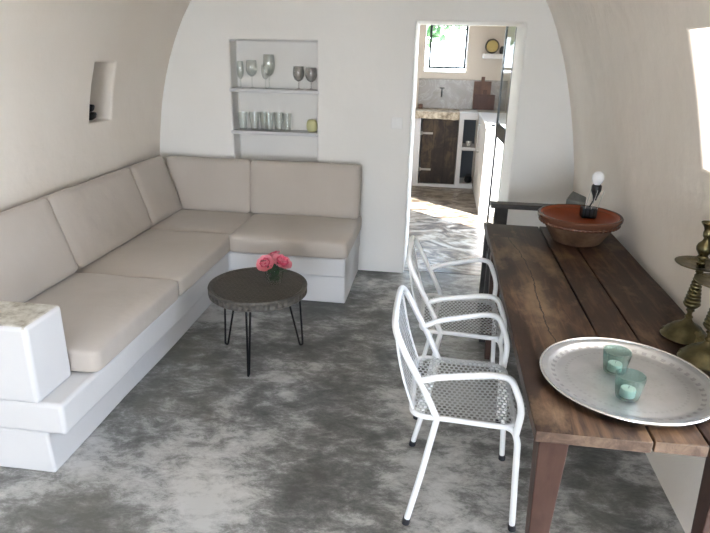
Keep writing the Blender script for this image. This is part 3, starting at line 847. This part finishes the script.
# ------------------------------------------------------------------ kitchen
def kb(name, a, b, mat, parent, bev=.004):
    bm = bmesh.new(); box2(bm, a, b); bmesh.ops.translate(bm, vec=-Vector(parent.location), verts=bm.verts[:]); return obj(name, bm, mat, parent, bevel=bev)
CB = thing('kitchen_cabinet', 'white masonry kitchen counter with a rustic wooden door and open dark shelves', 'cabinet', (.1,7.7,0))
kb('side_pier', (-.42,7.5,0), (-.232,KB-.005,.85), M_bench, CB)
kb('side_pier', (.232,7.5,0), (.290,KB-.005,.85), M_bench, CB)
kb('base_plinth', (-.232,7.5,0), (.232,KB-.005,.04), M_bench, CB)
kb('base_plinth', (.290,7.5,0), (.455,KB-.005,.06), M_bench, CB)
kb('back_panel', (-.232,KB-.03,.04), (.455,KB-.005,.85), M_jointshade, CB)  # shade of the open compartments put into the panel colour
kb('shelf_board', (.290,7.5,.475), (.455,KB-.03,.515), M_bench, CB)
kb('shelf_top', (.232,7.5,.85), (.455,KB-.005,.935), M_bench, CB)
for zz in (0,): pass
dr = kb('cabinet_door', (-.215,7.505,.045), (.225,7.535,.845), M_rustic, CB, .003)
for z in (.22,.67):
    bm = bmesh.new(); box2(bm, (-.22,7.497,z-.012), (-.08,7.505,z+.012)); box2(bm, (-.235,7.492,z-.022), (-.205,7.505,z+.022))
    bmesh.ops.translate(bm, vec=-Vector(CB.location), verts=bm.verts[:]); obj('hinge', bm, base_mat('hinge metal', (.35,.33,.3), .5, .5) if z < .3 else bpy.data.materials['hinge metal'], dr)
for x in (-.08,.07): 
    bm = bmesh.new(); box2(bm, (x-.002,7.5025,.05), (x+.002,7.506,.84)); bmesh.ops.translate(bm, vec=-Vector(CB.location), verts=bm.verts[:]); obj('plank_gap', bm, M_iron, dr)
# stone sink slab
bm = bmesh.new(); box2(bm, (-.42,7.44,.85), (.228,KB-.003,.935))
bmesh.ops.subdivide_edges(bm, edges=bm.edges[:], cuts=9, use_grid_fill=True)
for v in bm.verts:
    if v.co.y < 7.5: v.co += Vector((0, .02*noise.noise(v.co*14), .012*noise.noise(v.co*11+Vector((5,0,0)))))
SK = obj('stone_sink', bm, M_stone); tag(SK, 'rough-edged pale stone sink slab on the kitchen counter under the window', 'sink')
# splashback
SB = newbox('marble_splashback', (-.30,KB-.022,.937), (.80,KB-.002,1.298), M_marble, None, .003); tag(SB, 'grey veined marble splashback on the kitchen wall below the window', 'splashback')
# peninsula
PN = thing('kitchen_peninsula', 'white masonry counter jutting towards the doorway, lit by the sun', 'counter', (.73,6.85,0))
kb('body', (.462,6.18,0), (KR-.005,7.48,.905), M_bench, PN, .01)
kb('worktop', (.452,6.165,.905), (KR-.005,7.49,.945), M_bench, PN, .008)
# towel rail on the side
bm = bmesh.new(); tube(bm, fillet([(.46,6.95,.86),(.43,6.95,.86),(.43,6.95,.55),(.46,6.95,.55)], .01, 3), .006, 8)
bmesh.ops.translate(bm, vec=-Vector(PN.location), verts=bm.verts[:]); obj('handle', bm, M_clearw, PN)
# faucet
FC = thing('faucet', 'small wall-mounted metal tap on the marble above the stone sink', 'tap', (-.006,KB-.022,1.15))
bm = bmesh.new(); tube(bm, fillet([(0,0,0),(0,-.06,.0),(0,-.12,-.01),(0,-.13,-.06)], .03, 4), .009, 10); obj('spout', bm, M_steel, FC)
bm = bmesh.new(); tube(bm, [(0,-.03,0),(0,-.03,.04)], .007, 8); tube(bm, [(-.03,-.03,.042),(.03,-.03,.042)], .006, 8); obj('handle', bm, M_steel, FC)
SP = newbox('soap_block', (-.285,7.80,.937), (-.235,7.86,.99), M_board, None, .006); tag(SP, 'small brown soap block at the left end of the kitchen counter', 'soap')
# cutting boards
def board(x0, x1, z0, z1, y, mat, label, knob=True):
    bm = bmesh.new(); box2(bm, (x0,y,z0), (x1,y+.018,z1))
    if knob: box2(bm, ((x0+x1)/2-.022,y+.001,z1-.002), ((x0+x1)/2+.022,y+.017,z1+.055))
    o = obj('cutting_board', bm, mat, None, bevel=.004); tag(o, label, 'cutting board', 'cutting boards on the kitchen counter'); return o
b1 = board(.39,.60,.947,1.285,KB-.052,M_board,'taller brown wooden cutting board with a knob handle, leaning on the marble')
b2 = board(.40,.655,.947,1.13,KB-.085,M_board2,'lower darker wooden cutting board in front of the taller one')
# wall shelf + things
WS = newbox('wall_shelf', (.46,7.66,1.555), (1.0,KB-.003,1.612), M_bench, None, .005); tag(WS, 'thick white shelf on the kitchen wall right of the window', 'shelf')
CK = thing('round_brass_tin', 'round brass coloured tin standing on edge on the kitchen shelf', 'tin', (.56,7.74,1.613))
def disk(name, r, d, y, mat, parent):
    bm = bmesh.new(); lathe(bm, [(0,0),(r*.97,0),(r,.004),(r,d-.004),(r*.97,d),(0,d)], 40)
    bmesh.ops.rotate(bm, cent=(0,0,0), matrix=Matrix.Rotation(PI/2, 3, 'X'), verts=bm.verts[:])
    bmesh.ops.translate(bm, vec=(0, y, .083), verts=bm.verts[:]); return obj(name, bm, mat, parent)
disk('body', .083, .05, .045, M_rustic, CK); disk('face', .068, .008, -.004, M_brassflat, CK)
DJ = newlathe('dark_jar', [(0,0),(.03,0),(.036,.02),(.034,.06),(.025,.075),(.025,.085),(0,.086)], M_dark, None, 20); DJ.location = (.685,7.75,1.613)
tag(DJ, 'small dark jar beside the round tin on the kitchen shelf', 'jar')
GJ = newbox('grey_box', (.76,7.70,1.613), (.93,7.83,1.70), M_greyblock, None, .004); tag(GJ, 'grey box on the kitchen shelf seen through the door glass', 'box')
PT = newlathe('small_white_cup', [(0,0),(.025,0),(.035,.03),(.038,.06),(.034,.058),(.03,.02),(0,.01)], M_clearw, None, 20); PT.location = (.37,7.62,.516)
tag(PT, 'small pale metal cup on the open kitchen shelf', 'cup')
PO = newlathe('small_dark_pot', [(0,0),(.04,0),(.05,.03),(.045,.07),(.04,.08),(0,.082)], M_iron, None, 20); PO.location = (.40,7.60,.061)
tag(PO, 'small dark pot in the lower open compartment of the kitchen counter', 'pot')

# ------------------------------------------------------------------ outdoors
G = newbox('ground', (-40,-40,-.12), (40,60,-.07), M_ground); tag(G, kind='structure')
def tree(x, y, h, R, label, n=2200):
    t = thing('tree', label, 'tree', (x, y, -.07), 0, 'trees outside the kitchen window')
    bm = bmesh.new(); tube(bm, smooth_path([(0,0,0),(.1,0,h*.3),(-.05,.1,h*.6),(0,0,h*.8)], 4), [.16,.15,.145,.14,.135,.13,.12,.11,.1,.09,.08,.07,.06], 10); obj('trunk', bm, M_bark, t)
    bm = bmesh.new()
    for k in range(n):
        d = Vector((random.gauss(0,1), random.gauss(0,1), random.gauss(0,1))).normalized()*R*random.uniform(.5,1)
        p = Vector((d.x, d.y, h*.75+d.z*.75)); s = random.uniform(.08,.16)
        a = Vector((random.gauss(0,1), random.gauss(0,1), random.gauss(0,1))).normalized(); b = a.orthogonal().normalized()
        vs = [bm.verts.new(p+a*s), bm.verts.new(p+b*s*.4), bm.verts.new(p-a*s), bm.verts.new(p-b*s*.4)]
        bm.faces.new(vs)
    o = obj('foliage', bm, M_foliage, t, fix=False, smooth=False); o['kind'] = 'stuff'
tree(-.75,14,3.75,1.4,'leafy green tree seen at the top left of the kitchen window')
tree(1.3,17,4.3,1.6,'leafy green tree seen at the top right of the kitchen window')

cp = newbox('trim_5', (.75,-4.5,2.35), (5.0,1.12,2.45), M_wall); tag(cp, kind='structure')  # unseen canopy, added to keep direct sun out of the side door
for y in (-4.3,.95):
    cp = newbox('trim_6', (4.75,y,-.07), (4.9,y+.15,2.35), M_wall); tag(cp, kind='structure')  # posts added under the unseen sun canopy
# ------------------------------------------------------------------ light
W = bpy.data.worlds.new('sky'); bpy.context.scene.world = W; W.use_nodes = True
wn, wl = W.node_tree.nodes, W.node_tree.links
bg = wn['Background']
tc = wn.new('ShaderNodeTexCoord'); sp = wn.new('ShaderNodeSeparateXYZ'); wl.new(tc.outputs['Generated'], sp.inputs[0])
rp = wn.new('ShaderNodeValToRGB'); wl.new(sp.outputs[2], rp.inputs['Fac'])
rp.color_ramp.elements[0].position = 0; rp.color_ramp.elements[0].color = (.80,.89,1.0,1)
rp.color_ramp.elements[1].position = .7; rp.color_ramp.elements[1].color = (.52,.70,1.0,1)
wl.new(rp.outputs[0], bg.inputs['Color']); bg.inputs['Strength'].default_value = 10
sd = bpy.data.lights.new('sun', 'SUN'); sd.energy = 17; sd.angle = math.radians(.8); sd.color = (1,.93,.85)
so = bpy.data.objects.new('sun', sd); COL.objects.link(so)
so.rotation_euler = Vector((-.60,.53,-.55)).to_track_quat('-Z', 'Y').to_euler()
def portal(name, loc, rot, sx, sy):
    a = bpy.data.lights.new(name, 'AREA'); a.shape = 'RECTANGLE'; a.size = sx; a.size_y = sy; a.cycles.is_portal = True
    o = bpy.data.objects.new(name, a); COL.objects.link(o); o.location = loc; o.rotation_euler = rot
portal('front_opening_daylight', (-.3,YR-.26,1.05), (math.radians(90),0,0), 1.85, 2.15)
portal('side_door_daylight', (1.50,1.09,1.0), (math.radians(90),0,math.radians(90)), .65, 2.05)
portal('side_window_daylight', (1.86,1.78,1.92), (math.radians(90),0,math.radians(90)), .75, 1.35)
portal('kitchen_door_daylight', (KR+.21,5.44,1.05), (math.radians(90),0,math.radians(90)), 1.0, 2.15)
portal('kitchen_window_daylight', (.015,8.08,1.68), (math.radians(90),0,math.radians(180)), .55, .62)

# ------------------------------------------------------------------ camera
S = bpy.context.scene
cd = bpy.data.cameras.new('camera'); cam = bpy.data.objects.new('camera', cd); COL.objects.link(cam)
cd.sensor_width = 36; cd.lens = 590/710*36; cd.clip_start = .02
Fp = 590.0
d = Vector((445-355, -(52-266.5), -Fp)).normalized()
h2 = Vector((1445-355, -(52+22-266.5), -Fp)); n_ = h2.cross(d).normalized()
if n_.y < 0: n_ = -n_
xx = d.cross(n_)
R3 = Matrix((xx, d, n_))
cam.matrix_world = Matrix.Translation((0,0,1.62)) @ R3.to_4x4()
S.camera = cam
S.cycles.caustics_reflective = False
S.cycles.transparent_max_bounces = 24
S.view_settings.view_transform = 'Standard'; S.view_settings.look = 'None'; S.view_settings.gamma = 1
S.view_settings.exposure = 1.5
try: S.view_settings.use_curve_mapping = False
except Exception: pass
